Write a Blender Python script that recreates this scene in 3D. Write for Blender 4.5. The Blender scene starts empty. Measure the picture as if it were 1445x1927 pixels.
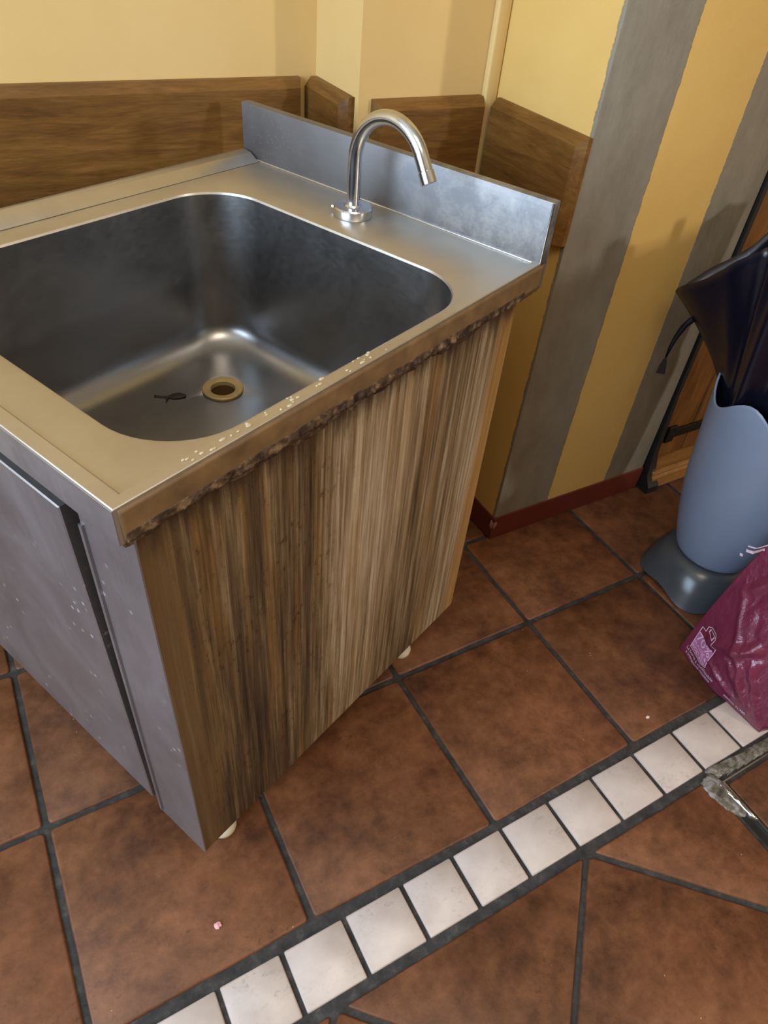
import bpy, bmesh, math, random
from mathutils import Vector, Matrix, noise
from mathutils.bvhtree import BVHTree

random.seed(7)
S = bpy.context.scene
COL = S.collection
PI = math.pi


def lin(c):
    c /= 255.0
    return c / 12.92 if c <= 0.04045 else ((c + 0.055) / 1.055) ** 2.4


def rgb(r, g, b):
    return (lin(r), lin(g), lin(b), 1.0)


# ------------------------------------------------------------------ camera
# world: x runs along the tile border, y towards the back wall, z up (metres)
def camera():
    yaw, pitch, roll = 0.5827, 0.7396, 0.1131
    F = Vector((math.sin(yaw) * math.cos(pitch), math.cos(yaw) * math.cos(pitch), -math.sin(pitch)))
    R = F.cross(Vector((0, 0, 1))).normalized()
    U = R.cross(F)
    R2 = R * math.cos(roll) + U * math.sin(roll)
    U2 = -R * math.sin(roll) + U * math.cos(roll)
    cd = bpy.data.cameras.new('camera')
    co = bpy.data.objects.new('camera', cd)
    COL.objects.link(co)
    m = Matrix((R2, U2, -F)).transposed().to_4x4()
    m.translation = Vector((-0.5179, -0.3308, 1.2142))
    co.matrix_world = m
    cd.sensor_fit = 'VERTICAL'
    cd.sensor_height = 36.0
    cd.sensor_width = 27.0
    cd.lens = 1336.25 * 36.0 / 1927.0
    cd.clip_start = 0.02
    S.camera = co


camera()

# ------------------------------------------------------------------ light
S.view_settings.view_transform = 'Standard'
S.view_settings.look = 'None'
S.view_settings.exposure = 0.0
S.view_settings.gamma = 1.0
S.view_settings.use_curve_mapping = False
S.cycles.use_denoising = True
S.cycles.max_bounces = 8
S.cycles.sample_clamp_indirect = 6.0
S.cycles.caustics_reflective = False
S.cycles.caustics_refractive = False

W = bpy.data.worlds.new('world')
S.world = W
W.use_nodes = True
W.node_tree.nodes['Background'].inputs[0].default_value = (0.62, 0.78, 1.0, 1)
W.node_tree.nodes['Background'].inputs[1].default_value = 1.0


def area(name, loc, target, sx, sy, power, color):
    ld = bpy.data.lights.new(name, 'AREA')
    ld.shape = 'RECTANGLE'
    ld.size, ld.size_y = sx, sy
    ld.energy = power
    ld.color = color
    lo = bpy.data.objects.new(name, ld)
    COL.objects.link(lo)
    lo.location = loc
    d = Vector(target) - Vector(loc)
    lo.rotation_euler = d.to_track_quat('-Z', 'Y').to_euler()
    return lo


RX0, RX1, RY0, RY1, RZ = -2.2, 2.7, -2.8, 1.04, 2.7     # the room
WL = (-1.3, 0.80, 0.65, 2.35)                            # left window: y0 y1 z0 z1
WF = (1.60, 2.20, 1.55, 2.2)                             # front window: x0 x1 z0 z1
area('window_daylight', (RX0 - 0.12, (WL[0] + WL[1]) / 2, (WL[2] + WL[3]) / 2),
     (0, (WL[0] + WL[1]) / 2, (WL[2] + WL[3]) / 2), WL[1] - WL[0], WL[3] - WL[2], 118, (0.64, 0.82, 1.0))
area('front_window_daylight', ((WF[0] + WF[1]) / 2, RY0 - 0.12, (WF[2] + WF[3]) / 2),
     (0.6, 0.5, 0.6), 0.12, 0.14, 40, (1.0, 0.96, 0.90))
area('ceiling_lamp_light', (-0.4, -0.9, RZ - 0.08), (-0.4, -0.9, 0), 0.9, 0.9, 22, (1.0, 0.86, 0.68))


# ------------------------------------------------------------------ helpers
def new_obj(name, me, mat=None, parent=None, smooth=None):
    o = bpy.data.objects.new(name, me)
    COL.objects.link(o)
    if mat is not None:
        me.materials.append(mat)
    if parent is not None:
        o.parent = parent
    if smooth is not None and len(me.polygons):
        me.polygons.foreach_set('use_smooth', [True] * len(me.polygons))
        if smooth:
            me.set_sharp_from_angle(angle=smooth)
    return o


def obj(name, bm, mat, parent=None, smooth=None, recalc=True):
    if recalc:
        bmesh.ops.recalc_face_normals(bm, faces=bm.faces)
    me = bpy.data.meshes.new(name)
    bm.to_mesh(me)
    bm.free()
    return new_obj(name, me, mat, parent, smooth)


def tag(o, label=None, cat=None, group=None, kind=None):
    for k, v in (('label', label), ('category', cat), ('group', group), ('kind', kind)):
        if v:
            o[k] = v
    return o


def empty(name, loc, label=None, cat=None, group=None, matrix=None):
    o = bpy.data.objects.new(name, None)
    COL.objects.link(o)
    o.empty_display_size = 0.05
    if matrix is not None:
        o.matrix_world = matrix
    else:
        o.location = loc
    return tag(o, label, cat, group)


def box_bm(x0, x1, y0, y1, z0, z1, bev=0.0, seg=2):
    bm = bmesh.new()
    bmesh.ops.create_cube(bm, size=1)
    for v in bm.verts:
        v.co = Vector(((x0 + x1) / 2 + v.co.x * (x1 - x0), (y0 + y1) / 2 + v.co.y * (y1 - y0),
                       (z0 + z1) / 2 + v.co.z * (z1 - z0)))
    if bev:
        bmesh.ops.bevel(bm, geom=list(bm.edges), offset=bev, segments=seg, profile=0.5, affect='EDGES')
    return bm


def add_box(bm, x0, x1, y0, y1, z0, z1, bev=0.0):
    b = box_bm(x0, x1, y0, y1, z0, z1, bev)
    me = bpy.data.meshes.new('tmp')
    b.to_mesh(me)
    b.free()
    bm.from_mesh(me)
    bpy.data.meshes.remove(me)


def prism(poly, axis_fn, t0, t1, bev=0.0):
    """extrude the 2-D polygon poly from t0 to t1; axis_fn(p, q, t) gives the point"""
    bm = bmesh.new()
    a = [bm.verts.new(axis_fn(p, q, t0)) for p, q in poly]
    b = [bm.verts.new(axis_fn(p, q, t1)) for p, q in poly]
    bm.faces.new(a)
    bm.faces.new(b[::-1])
    n = len(poly)
    for i in range(n):
        bm.faces.new((a[i], b[i], b[(i + 1) % n], a[(i + 1) % n]))
    bmesh.ops.recalc_face_normals(bm, faces=bm.faces)
    if bev:
        bmesh.ops.bevel(bm, geom=list(bm.edges), offset=bev, segments=2, profile=0.5, affect='EDGES')
    return bm


def rings(bm, loops, cap0=False, cap1=False):
    vs = [[bm.verts.new(p) for p in lp] for lp in loops]
    n = len(vs[0])
    for k in range(len(vs) - 1):
        for i in range(n):
            j = (i + 1) % n
            bm.faces.new((vs[k][i], vs[k][j], vs[k + 1][j], vs[k + 1][i]))
    if cap0:
        bm.faces.new(vs[0][::-1])
    if cap1:
        bm.faces.new(vs[-1])
    return vs


def lathe(profile, n=40, center=(0, 0), cap0=True, cap1=True):
    bm = bmesh.new()
    loops = [[(center[0] + r * math.cos(2 * PI * i / n), center[1] + r * math.sin(2 * PI * i / n), z)
              for i in range(n)] for r, z in profile]
    rings(bm, loops, cap0, cap1)
    return bm


def tube(path, radii, n=20):
    """closed-end tube along a list of points"""
    bm = bmesh.new()
    pts = [Vector(p) for p in path]
    loops = []
    prev = None
    for i, p in enumerate(pts):
        d = (pts[min(i + 1, len(pts) - 1)] - pts[max(i - 1, 0)]).normalized()
        if prev is None:
            a = d.orthogonal().normalized()
        else:
            a = (prev - d * prev.dot(d)).normalized()
        prev = a
        b = d.cross(a)
        r = radii[i] if isinstance(radii, (list, tuple)) else radii
        loops.append([p + (a * math.cos(2 * PI * k / n) + b * math.sin(2 * PI * k / n)) * r for k in range(n)])
    rings(bm, loops, True, True)
    return bm


# ------------------------------------------------------------------ materials
class M:
    """tiny node-building helper"""

    def __init__(self, name):
        self.m = bpy.data.materials.new(name)
        self.m.use_nodes = True
        self.nt = self.m.node_tree
        self.b = self.nt.nodes['Principled BSDF']

    def n(self, t, **kw):
        nd = self.nt.nodes.new(t)
        for k, v in kw.items():
            setattr(nd, k, v)
        return nd

    def l(self, a, b):
        self.nt.links.new(a, b)

    def put(self, sock, val):
        if hasattr(val, 'is_output'):
            self.l(val, sock)
        else:
            sock.default_value = val

    def coord(self, scale=(1, 1, 1), loc=(0, 0, 0), kind='Object'):
        t = self.n('ShaderNodeTexCoord')
        mp = self.n('ShaderNodeMapping')
        mp.inputs['Scale'].default_value = scale
        mp.inputs['Location'].default_value = loc
        self.l(t.outputs[kind], mp.inputs['Vector'])
        return mp.outputs['Vector']

    def noise(self, vec, scale, detail=4, rough=0.55, dist=0.0):
        t = self.n('ShaderNodeTexNoise')
        self.l(vec, t.inputs['Vector'])
        t.inputs['Scale'].default_value = scale
        t.inputs['Detail'].default_value = detail
        t.inputs['Roughness'].default_value = rough
        t.inputs['Distortion'].default_value = dist
        return t.outputs['Fac']

    def ramp(self, fac, stops, interp='LINEAR'):
        r = self.n('ShaderNodeValToRGB')
        r.color_ramp.interpolation = interp
        e = r.color_ramp.elements
        while len(e) < len(stops):
            e.new(0.5)
        for i, (p, c) in enumerate(stops):
            e[i].position = p
            e[i].color = c if len(c) == 4 else (*c, 1)
        self.put(r.inputs['Fac'], fac)
        return r.outputs['Color']

    def bw(self, fac, a, b):
        return self.ramp(fac, [(a, (0, 0, 0, 1)), (b, (1, 1, 1, 1))])

    def mix(self, fac, a, b, mode='MIX'):
        x = self.n('ShaderNodeMix', data_type='RGBA', blend_type=mode)
        self.put(x.inputs[0], fac)
        self.put(x.inputs[6], a)
        self.put(x.inputs[7], b)
        return x.outputs[2]

    def math(self, op, a, b=0.0, clamp=False):
        x = self.n('ShaderNodeMath', operation=op, use_clamp=clamp)
        self.put(x.inputs[0], a)
        self.put(x.inputs[1], b)
        return x.outputs[0]

    def xyz(self, vec):
        x = self.n('ShaderNodeSeparateXYZ')
        self.l(vec, x.inputs[0])
        return x.outputs

    def step(self, v, edge, soft):
        """0 below edge, 1 above it"""
        r = self.n('ShaderNodeMapRange', interpolation_type='SMOOTHSTEP')
        self.put(r.inputs['Value'], v)
        self.put(r.inputs['From Min'], edge - soft)
        self.put(r.inputs['From Max'], edge + soft)
        return r.outputs['Result']

    def bump(self, h, strength=0.3, dist=0.01):
        b = self.n('ShaderNodeBump')
        b.inputs['Strength'].default_value = strength
        b.inputs['Distance'].default_value = dist
        self.put(b.inputs['Height'], h)
        self.l(b.outputs['Normal'], self.b.inputs['Normal'])

    def set(self, **kw):
        names = dict(color='Base Color', rough='Roughness', metal='Metallic', spec='Specular IOR Level',
                     coat='Coat Weight', coat_rough='Coat Roughness', aniso='Anisotropic',
                     sheen='Sheen Weight')
        for k, v in kw.items():
            self.put(self.b.inputs[names[k]], v)
        return self.m


def mat_plain(name, c, rough=0.5, metal=0.0, spec=0.5, var=0.12, scale=30, bump=0.0):
    m = M(name)
    v = m.coord()
    f = m.noise(v, scale)
    dark = tuple(x * (1 - var) for x in c[:3]) + (1,)
    lite = tuple(min(1, x * (1 + var)) for x in c[:3]) + (1,)
    m.set(color=m.ramp(f, [(0.3, dark), (0.7, lite)]), rough=rough, metal=metal, spec=spec)
    if bump:
        m.bump(f, bump, 0.002)
    return m.m


def mat_steel(name, rough=0.36, brush=(3, 120, 3), smear=0.12, base=(168, 166, 164), spots=0.0, film=1.0, spot_scale=55, keep=(0.50, 0.62), haze=0.0):
    m = M(name)
    v = m.coord()
    br = m.noise(m.coord(scale=brush), 4.0, 3, 0.6)
    sm = m.noise(v, 7, 6, 0.65, 0.6)
    fine = m.noise(v, 160, 3)
    r = m.math('ADD', m.math('MULTIPLY', m.math('SUBTRACT', sm, 0.5), smear * 2),
               m.math('MULTIPLY', m.math('SUBTRACT', br, 0.5), 0.10))
    r = m.math('ADD', r, rough, True)
    c = rgb(*base)
    d = tuple(x * 0.88 for x in c[:3]) + (1,)
    col = m.ramp(sm, [(0.32, d), (0.62, c)])
    if haze:
        # dried splashes of hard water, thickest on the right half
        hz = m.math('MULTIPLY', m.bw(m.noise(v, 17, 8, 0.75, 0.4), 0.44, 0.66), m.math('SUBTRACT', 1.0, m.step(m.xyz(v)[1], 0.22, 0.12)))
        hz = m.math('MULTIPLY', hz, haze)
        col = m.mix(hz, col, rgb(206, 206, 208))
        r = m.math('ADD', r, m.math('MULTIPLY', hz, 0.25), True)
        film = m.math('SUBTRACT', film, m.math('MULTIPLY', hz, 0.25))
    if spots:
        vo = m.n('ShaderNodeTexVoronoi')
        m.l(v, vo.inputs['Vector'])
        vo.inputs['Scale'].default_value = spot_scale
        near = m.math('SUBTRACT', 1.0, m.step(vo.outputs['Distance'], 0.15, 0.08))
        keep = m.bw(m.noise(v, 9, 4), *keep)
        s = m.math('MULTIPLY', m.math('MULTIPLY', near, keep), spots)
        col = m.mix(s, col, rgb(215, 214, 210))
        r = m.math('ADD', r, m.math('MULTIPLY', s, 0.3), True)
        mt = m.math('SUBTRACT', film, m.math('MULTIPLY', s, 0.5))
        m.set(metal=mt)
    else:
        m.set(metal=film)
    m.set(color=col, rough=r)
    h = m.math('ADD', m.math('MULTIPLY', br, 0.6), m.math('MULTIPLY', fine, 0.15))
    m.bump(h, 0.06, 0.002)
    return m.m


def mat_board(name, c0, c1, c2, scale, rough=0.42):
    """varnished board with long soft grain; scale stretches the grain"""
    m = M(name)
    v = m.coord(scale=scale)
    g = m.noise(v, 5, 7, 0.62, 0.8)
    fine = m.noise(m.coord(scale=tuple(s * 4 for s in scale)), 10, 4, 0.6)
    cloud = m.noise(m.coord(), 4.5, 3)
    f = m.math('ADD', m.math('MULTIPLY', g, 0.55), m.math('MULTIPLY', fine, 0.25))
    f = m.math('ADD', f, m.math('MULTIPLY', cloud, 0.22))
    col = m.ramp(f, [(0.34, rgb(*c0)), (0.5, rgb(*c1)), (0.68, rgb(*c2))])
    m.set(color=col, rough=rough, spec=0.35)
    m.bump(fine, 0.05, 0.002)
    return m.m


def mat_terracotta():
    m = M('terracotta')
    v = m.coord(kind='Object')
    oi = m.n('ShaderNodeObjectInfo')
    # each tile its own offset in the pattern and its own tone
    cx = m.n('ShaderNodeCombineXYZ')
    m.l(m.math('MULTIPLY', oi.outputs['Random'], 40.0), cx.inputs[0])
    m.l(m.math('MULTIPLY', oi.outputs['Random'], 17.0), cx.inputs[1])
    add = m.n('ShaderNodeVectorMath', operation='ADD')
    m.l(v, add.inputs[0])
    m.l(cx.outputs[0], add.inputs[1])
    p = add.outputs[0]
    big = m.noise(p, 5.5, 5, 0.6, 0.4)
    mid = m.noise(p, 26, 6, 0.7)
    fine = m.noise(p, 190, 3, 0.6)
    f = m.math('ADD', m.math('MULTIPLY', big, 0.50), m.math('MULTIPLY', mid, 0.50))
    col = m.ramp(f, [(0.36, rgb(66, 38, 23)), (0.47, rgb(94, 57, 35)), (0.56, rgb(112, 71, 45)), (0.68, rgb(131, 87, 58))])
    tone = m.ramp(oi.outputs['Random'], [(0, (0.86, 0.84, 0.8, 1)), (1, (1.12, 1.1, 1.1, 1))])
    col = m.mix(1.0, col, tone, 'MULTIPLY')
    # dark pitted scuffs and tiny pale chips
    sc = m.math('MULTIPLY', m.bw(m.noise(p, 85, 4, 0.75), 0.56, 0.68), m.bw(m.noise(p, 8, 3), 0.47, 0.62))
    col = m.mix(m.math('MULTIPLY', sc, 0.55), col, rgb(58, 32, 20))
    vo = m.n('ShaderNodeTexVoronoi')
    m.l(p, vo.inputs['Vector'])
    vo.inputs['Scale'].default_value = 34
    chip = m.math('MULTIPLY', m.math('SUBTRACT', 1.0, m.step(vo.outputs['Distance'], 0.035, 0.012)),
                  m.bw(m.noise(p, 21, 2), 0.56, 0.6))
    col = m.mix(m.math('MULTIPLY', chip, 0.8), col, rgb(196, 160, 128))
    r = m.math('ADD', 0.38, m.math('MULTIPLY', mid, 0.24))
    m.set(color=col, rough=r, spec=0.42)
    m.bump(m.math('ADD', m.math('MULTIPLY', mid, 0.6), m.math('MULTIPLY', fine, 0.5)), 0.22, 0.002)
    return m.m


def mat_white_tile():
    m = M('white_tile')
    v = m.coord()
    oi = m.n('ShaderNodeObjectInfo')
    cx = m.n('ShaderNodeCombineXYZ')
    m.l(m.math('MULTIPLY', oi.outputs['Random'], 30.0), cx.inputs[0])
    add = m.n('ShaderNodeVectorMath', operation='ADD')
    m.l(v, add.inputs[0])
    m.l(cx.outputs[0], add.inputs[1])
    p = add.outputs[0]
    a = m.noise(p, 14, 5, 0.6)
    col = m.ramp(a, [(0.3, rgb(172, 158, 152)), (0.7, rgb(194, 181, 175))])
    sc = m.math('MULTIPLY', m.bw(m.noise(m.coord(scale=(1, 1.6, 1)), 70, 5, 0.7, 1.2), 0.54, 0.66),
                m.bw(m.noise(p, 11, 3), 0.45, 0.6))
    col = m.mix(m.math('MULTIPLY', sc, 0.35), col, rgb(112, 104, 100))
    m.set(color=col, rough=0.34, spec=0.45)
    m.bump(m.noise(p, 60, 4), 0.08, 0.002)
    return m.m


def mat_grout():
    m = M('grout')
    v = m.coord()
    a = m.noise(v, 40, 6, 0.7)
    m.set(color=m.ramp(a, [(0.3, rgb(40, 39, 39)), (0.55, rgb(60, 58, 58)), (0.75, rgb(88, 84, 80))]), rough=0.85, spec=0.2)
    m.bump(a, 0.5, 0.003)
    return m.m


YEL = rgb(219, 180, 104)


def yellow_nodes(m, lo=(204, 166, 94), hi=(213, 177, 107)):
    v = m.coord()
    a = m.noise(v, 3.0, 5, 0.6)
    return m.ramp(a, [(0.3, rgb(*lo)), (0.7, rgb(*hi))])


def mat_yellow():
    m = M('yellow_paint')
    col = yellow_nodes(m, (204, 171, 112), (212, 181, 124))
    v = m.coord()
    m.set(color=col, rough=0.62, spec=0.3)
    h = m.math('ADD', m.noise(v, 14, 4), m.math('MULTIPLY', m.noise(v, 90, 4), 0.35))
    m.bump(h, 0.12, 0.004)
    return m.m


def mat_striped():
    m = M('striped_paint')
    yel = yellow_nodes(m)
    v = m.coord()
    x, y, z = m.xyz(v)
    w = m.noise(m.coord(scale=(0.3, 0.3, 1)), 34, 5, 0.75)
    wob = m.math('MULTIPLY', m.math('SUBTRACT', w, 0.5), 0.012)
    xw = m.math('ADD', x, wob)
    yw = m.math('ADD', y, m.math('MULTIPLY', m.math('SUBTRACT', w, 0.5), 0.014))
    s1 = m.math('SUBTRACT', 1.0, m.step(xw, 0.571, 0.0012))           # first grey stripe, from the corner
    s2 = m.step(xw, 0.762, 0.0012)                                    # second grey stripe
    face = m.math('SUBTRACT', 1.0, m.step(yw, 0.5975, 0.0010))        # only the face turned to the room
    grey = m.math('MULTIPLY', m.math('ADD', s1, s2, True), face)
    gn = m.noise(m.coord(scale=(1, 1, 0.45)), 22, 6, 0.65)
    gcol = m.ramp(gn, [(0.3, rgb(122, 115, 102)), (0.7, rgb(140, 132, 119))])
    m.set(color=m.mix(grey, yel, gcol), rough=m.mix(grey, (0.62,) * 3 + (1,), (0.42,) * 3 + (1,)), spec=0.35)
    lump = m.math('MULTIPLY', m.noise(m.coord(scale=(1, 1, 0.5)), 36, 5, 0.65), grey)
    h = m.math('ADD', m.math('MULTIPLY', lump, 1.0), m.math('MULTIPLY', grey, 0.8))
    h = m.math('ADD', h, m.math('MULTIPLY', m.noise(v, 60, 4), 0.25))
    m.bump(h, 0.35, 0.004)
    return m.m


def mat_worn_panel():
    """side panel: streaked raw wood with dried glue and grime; local x runs front to back, z up"""
    m = M('streaked_panel')
    v = m.coord()
    x, y, z = m.xyz(v)
    st = m.noise(m.coord(scale=(1, 1, 0.022)), 105, 6, 0.74, 0.25)
    st2 = m.noise(m.coord(scale=(1, 1, 0.03), loc=(3, 0, 0)), 260, 4, 0.7, 0.2)
    wide = m.noise(m.coord(scale=(1, 1, 0.10), loc=(1.7, 0, 0.3)), 9, 4, 0.6, 0.2)
    f = m.math('ADD', m.math('MULTIPLY', st, 0.48), m.math('MULTIPLY', st2, 0.22))
    f = m.math('ADD', f, m.math('MULTIPLY', wide, 0.34))
    # broad tone from front to back: dark brown, pale bare band, mid brown, ochre edge
    pos = m.math('DIVIDE', x, 0.67)
    tone = m.ramp(pos, [(0.0, (0.36,) * 3 + (1,)), (0.06, (0.42,) * 3 + (1,)), (0.20, (0.36,) * 3 + (1,)), (0.36, (0.40,) * 3 + (1,)),
                        (0.43, (0.62,) * 3 + (1,)), (0.62, (0.64,) * 3 + (1,)), (0.72, (0.50,) * 3 + (1,)),
                        (0.80, (0.45,) * 3 + (1,)), (0.90, (0.60,) * 3 + (1,)), (1.0, (0.62,) * 3 + (1,))])
    f2 = m.math('ADD', m.math('MULTIPLY', m.math('SUBTRACT', f, 0.52), 2.1), tone)
    brown = m.ramp(f2, [(0.20, rgb(40, 28, 17)), (0.38, rgb(80, 62, 42)), (0.50, rgb(110, 90, 65)),
                        (0.62, rgb(142, 122, 97)), (0.80, rgb(184, 168, 144))])
    # amber tint in some streaks and along the back edge
    amb = m.bw(m.noise(m.coord(scale=(1, 1, 0.05), loc=(9, 0, 0)), 38, 4, 0.6), 0.52, 0.66)
    col = m.mix(m.math('MULTIPLY', amb, 0.45), brown, rgb(140, 102, 50))
    col = m.mix(m.math('MULTIPLY', m.step(pos, 0.94, 0.03), 0.6), col, rgb(172, 128, 62))
    # smooth brown strip along the front edge
    fr = m.math('SUBTRACT', 1.0, m.step(pos, 0.085, 0.03))
    col = m.mix(m.math('MULTIPLY', fr, 0.75), col, rgb(98, 74, 47))
    # dark speckle in the front part
    sp = m.bw(m.noise(m.coord(scale=(1, 1, 0.6)), 120, 5, 0.75), 0.55, 0.66)
    area_ = m.math('MULTIPLY', m.math('SUBTRACT', 1.0, m.step(pos, 0.44, 0.12)), m.step(pos, 0.06, 0.04))
    area_ = m.math('MULTIPLY', area_, m.bw(m.noise(v, 11, 3), 0.38, 0.58))
    col = m.mix(m.math('MULTIPLY', m.math('MULTIPLY', sp, area_), 0.9), col, rgb(50, 30, 14))
    # grime under the counter, ragged lower edge
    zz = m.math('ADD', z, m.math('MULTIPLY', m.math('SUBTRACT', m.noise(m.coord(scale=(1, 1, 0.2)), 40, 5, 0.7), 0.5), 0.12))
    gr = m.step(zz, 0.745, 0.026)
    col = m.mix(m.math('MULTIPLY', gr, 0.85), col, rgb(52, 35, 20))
    m.set(color=col, rough=0.6, spec=0.3)
    m.bump(m.math('ADD', m.math('MULTIPLY', st, 1.0), m.math('MULTIPLY', st2, 0.5)), 0.6, 0.004)
    return m.m


def mat_residue():
    m = M('dried_glue')
    v = m.coord()
    a = m.noise(v, 60, 6, 0.7)
    col = m.ramp(a, [(0.36, rgb(34, 23, 15)), (0.50, rgb(70, 52, 36)), (0.68, rgb(136, 112, 84))])
    m.set(color=col, rough=0.5, spec=0.4)
    m.bump(a, 0.6, 0.004)
    return m.m


def mat_bag():
    m = M('magenta_plastic')
    v = m.coord()
    a = m.noise(v, 9, 4)
    col = m.ramp(a, [(0.3, rgb(104, 38, 62)), (0.7, rgb(124, 48, 76))])
    m.set(color=col, rough=0.17, spec=0.8)
    h = m.math('ADD', m.noise(m.coord(scale=(1, 1, 0.6)), 60, 5, 0.6, 1.2), m.math('MULTIPLY', m.noise(v, 22, 4, 0.6, 0.8), 1.4))
    m.bump(h, 0.6, 0.004)
    return m.m


def mat_umbrella():
    m = M('navy_cloth')
    v = m.coord()
    a = m.noise(v, 400, 2)
    m.set(color=m.ramp(a, [(0.3, rgb(8, 9, 20)), (0.7, rgb(14, 15, 32))]), rough=0.27, spec=0.6)
    m.bump(m.noise(v, 26, 4, 0.6, 0.5), 0.15, 0.005)
    return m.m


def mat_mortar():
    m = M('worn_mortar')
    v = m.coord()
    a = m.noise(v, 55, 6, 0.7, 0.6)
    m.set(color=m.ramp(a, [(0.34, rgb(46, 42, 38)), (0.50, rgb(104, 96, 84)), (0.70, rgb(166, 168, 178))]),
          rough=m.ramp(a, [(0.4, (0.7,) * 3 + (1,)), (0.6, (0.22,) * 3 + (1,))]), spec=0.6)
    m.bump(a, 0.6, 0.004)
    return m.m


MT = dict(
    terra=mat_terracotta(), white=mat_white_tile(), grout=mat_grout(), yellow=mat_yellow(), striped=mat_striped(),
    red=mat_plain('red_brown_skirting', rgb(92, 36, 27), 0.45, scale=12, bump=0.1),
    board_x=mat_board('board_grain_x', (72, 46, 18), (104, 70, 30), (130, 93, 46), (1, 9, 9)),
    board_y=mat_board('board_grain_y', (72, 46, 18), (104, 70, 30), (130, 93, 46), (9, 1, 9)),
    door_wood=mat_board('door_wood', (70, 42, 16), (108, 68, 30), (138, 92, 46), (9, 9, 1)),
    sill_wood=mat_board('sill_wood', (92, 58, 24), (140, 94, 48), (172, 122, 70), (1, 9, 9)),
    steel=mat_steel('brushed_steel_counter', 0.38, (3, 120, 3), 0.08, base=(190, 184, 174), spots=0.12, film=0.86),
    steel_splash=mat_steel('brushed_steel_splash', 0.54, (120, 3, 60), 0.12, spots=0.18, film=0.97, base=(132, 132, 136), spot_scale=150, keep=(0.46, 0.62), haze=0.5),
    steel_basin=mat_steel('brushed_steel_basin', 0.32, (20, 20, 40), 0.10, base=(150, 149, 150)),
    steel_front=mat_steel('brushed_steel_front', 0.40, (60, 90, 3), 0.12, base=(164, 160, 164), spots=0.5, film=0.86),
    chrome=mat_plain('chrome', rgb(204, 208, 216), 0.19, 1.0, var=0.05),
    brass=mat_plain('drain_brass', rgb(172, 148, 100), 0.5, 0.3),
    dark=mat_plain('dark_interior', rgb(20, 18, 17), 0.8),
    panel=mat_worn_panel(), residue=mat_residue(),
    carcass=mat_plain('dark_chipboard', rgb(40, 34, 28), 0.8),
    foot=mat_plain('ivory_plastic', rgb(212, 203, 180), 0.4),
    stand=mat_plain('blue_grey_plastic', rgb(128, 141, 166), 0.34, spec=0.5, var=0.04, scale=8),
    stand_base=mat_plain('dark_grey_plastic', rgb(66, 70, 76), 0.24, spec=0.5, var=0.05),
    navy=mat_umbrella(), black=mat_plain('black_rubber_and_gap_shade', rgb(20, 18, 18), 0.5),
    bag=mat_bag(), print_=mat_plain('white_print', rgb(222, 196, 214), 0.4, var=0.05),
    print_pink=mat_plain('pink_print', rgb(182, 108, 158), 0.35, var=0.06),
    mortar=mat_mortar(), crumb=mat_plain('pale_crumb', rgb(214, 190, 180), 0.6),
    pink=mat_plain('pink_crumb', rgb(226, 170, 176), 0.5), leaf=mat_plain('leaf_dark', rgb(30, 22, 14), 0.6),
    ceiling=mat_plain('ceiling_white', rgb(226, 214, 190), 0.8), iron=mat_plain('black_iron', rgb(26, 22, 20), 0.5, 0.4),
    pipe=mat_plain('brown_pipe', rgb(92, 66, 36), 0.5), drip=mat_plain('dried_sealant', rgb(186, 172, 146), 0.25), chip=mat_plain('worn_skirting_highlight', rgb(140, 100, 92), 0.6),
    lamp=None,
)
lm = M('lamp_glass')
lm.b.inputs['Base Color'].default_value = rgb(250, 235, 210)
lm.b.inputs['Emission Color'].default_value = rgb(255, 226, 180)
lm.b.inputs['Emission Strength'].default_value = 3.0
MT['lamp'] = lm.m


# ------------------------------------------------------------------ room shell
def struct(o):
    o['kind'] = 'structure'
    return o


UC, VW = 0.409, 0.590            # pillar corner
VB, UCW, VA = 0.870, 0.127, 1.04  # recess wall, short return, back wall
floor = struct(obj('floor', box_bm(RX0 - 0.1, RX1 + 0.1, RY0 - 0.1, VA + 0.1, -0.06, -0.004), MT['grout']))

struct(obj('wall_back', box_bm(RX0, UCW, VA, VA + 0.12, -0.05, RZ), MT['yellow']))
struct(obj('wall_return', box_bm(UCW, UCW + 0.10, VB, VA + 0.12, -0.05, RZ), MT['yellow']))
struct(obj('wall_recess', box_bm(UCW + 0.10, UC, VB, VB + 0.12, -0.05, RZ), MT['yellow']))
struct(obj('wall_pillar', box_bm(UC, 0.905, VW, VB + 0.12, -0.05, RZ, 0.004), MT['striped'], smooth=0.6))
struct(obj('wall_beyond_door', box_bm(1.80, RX1, VW, VW + 0.14, -0.05, RZ), MT['striped']))
bm = bmesh.new()
add_box(bm, 0.905, 1.80, VW + 0.02, VW + 0.14, 2.06, RZ)
struct(obj('wall_over_door', bm, MT['yellow']))
bm = bmesh.new()
add_box(bm, RX0 - 0.1, RX0, RY0, WL[0], -0.05, RZ)
add_box(bm, RX0 - 0.1, RX0, WL[1], VA + 0.12, -0.05, RZ)
add_box(bm, RX0 - 0.1, RX0, WL[0], WL[1], -0.05, WL[2])
add_box(bm, RX0 - 0.1, RX0, WL[0], WL[1], WL[3], RZ)
struct(obj('wall_left', bm, MT['yellow']))
bm = bmesh.new()
add_box(bm, RX0 - 0.1, WF[0], RY0 - 0.1, RY0, -0.05, RZ)
add_box(bm, WF[1], RX1 + 0.1, RY0 - 0.1, RY0, -0.05, RZ)
add_box(bm, WF[0], WF[1], RY0 - 0.1, RY0, -0.05, WF[2])
add_box(bm, WF[0], WF[1], RY0 - 0.1, RY0, WF[3], RZ)
struct(obj('wall_front', bm, MT['yellow']))
struct(obj('wall_right', box_bm(RX1, RX1 + 0.1, RY0, VA + 0.12, -0.05, RZ), MT['yellow']))
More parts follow.
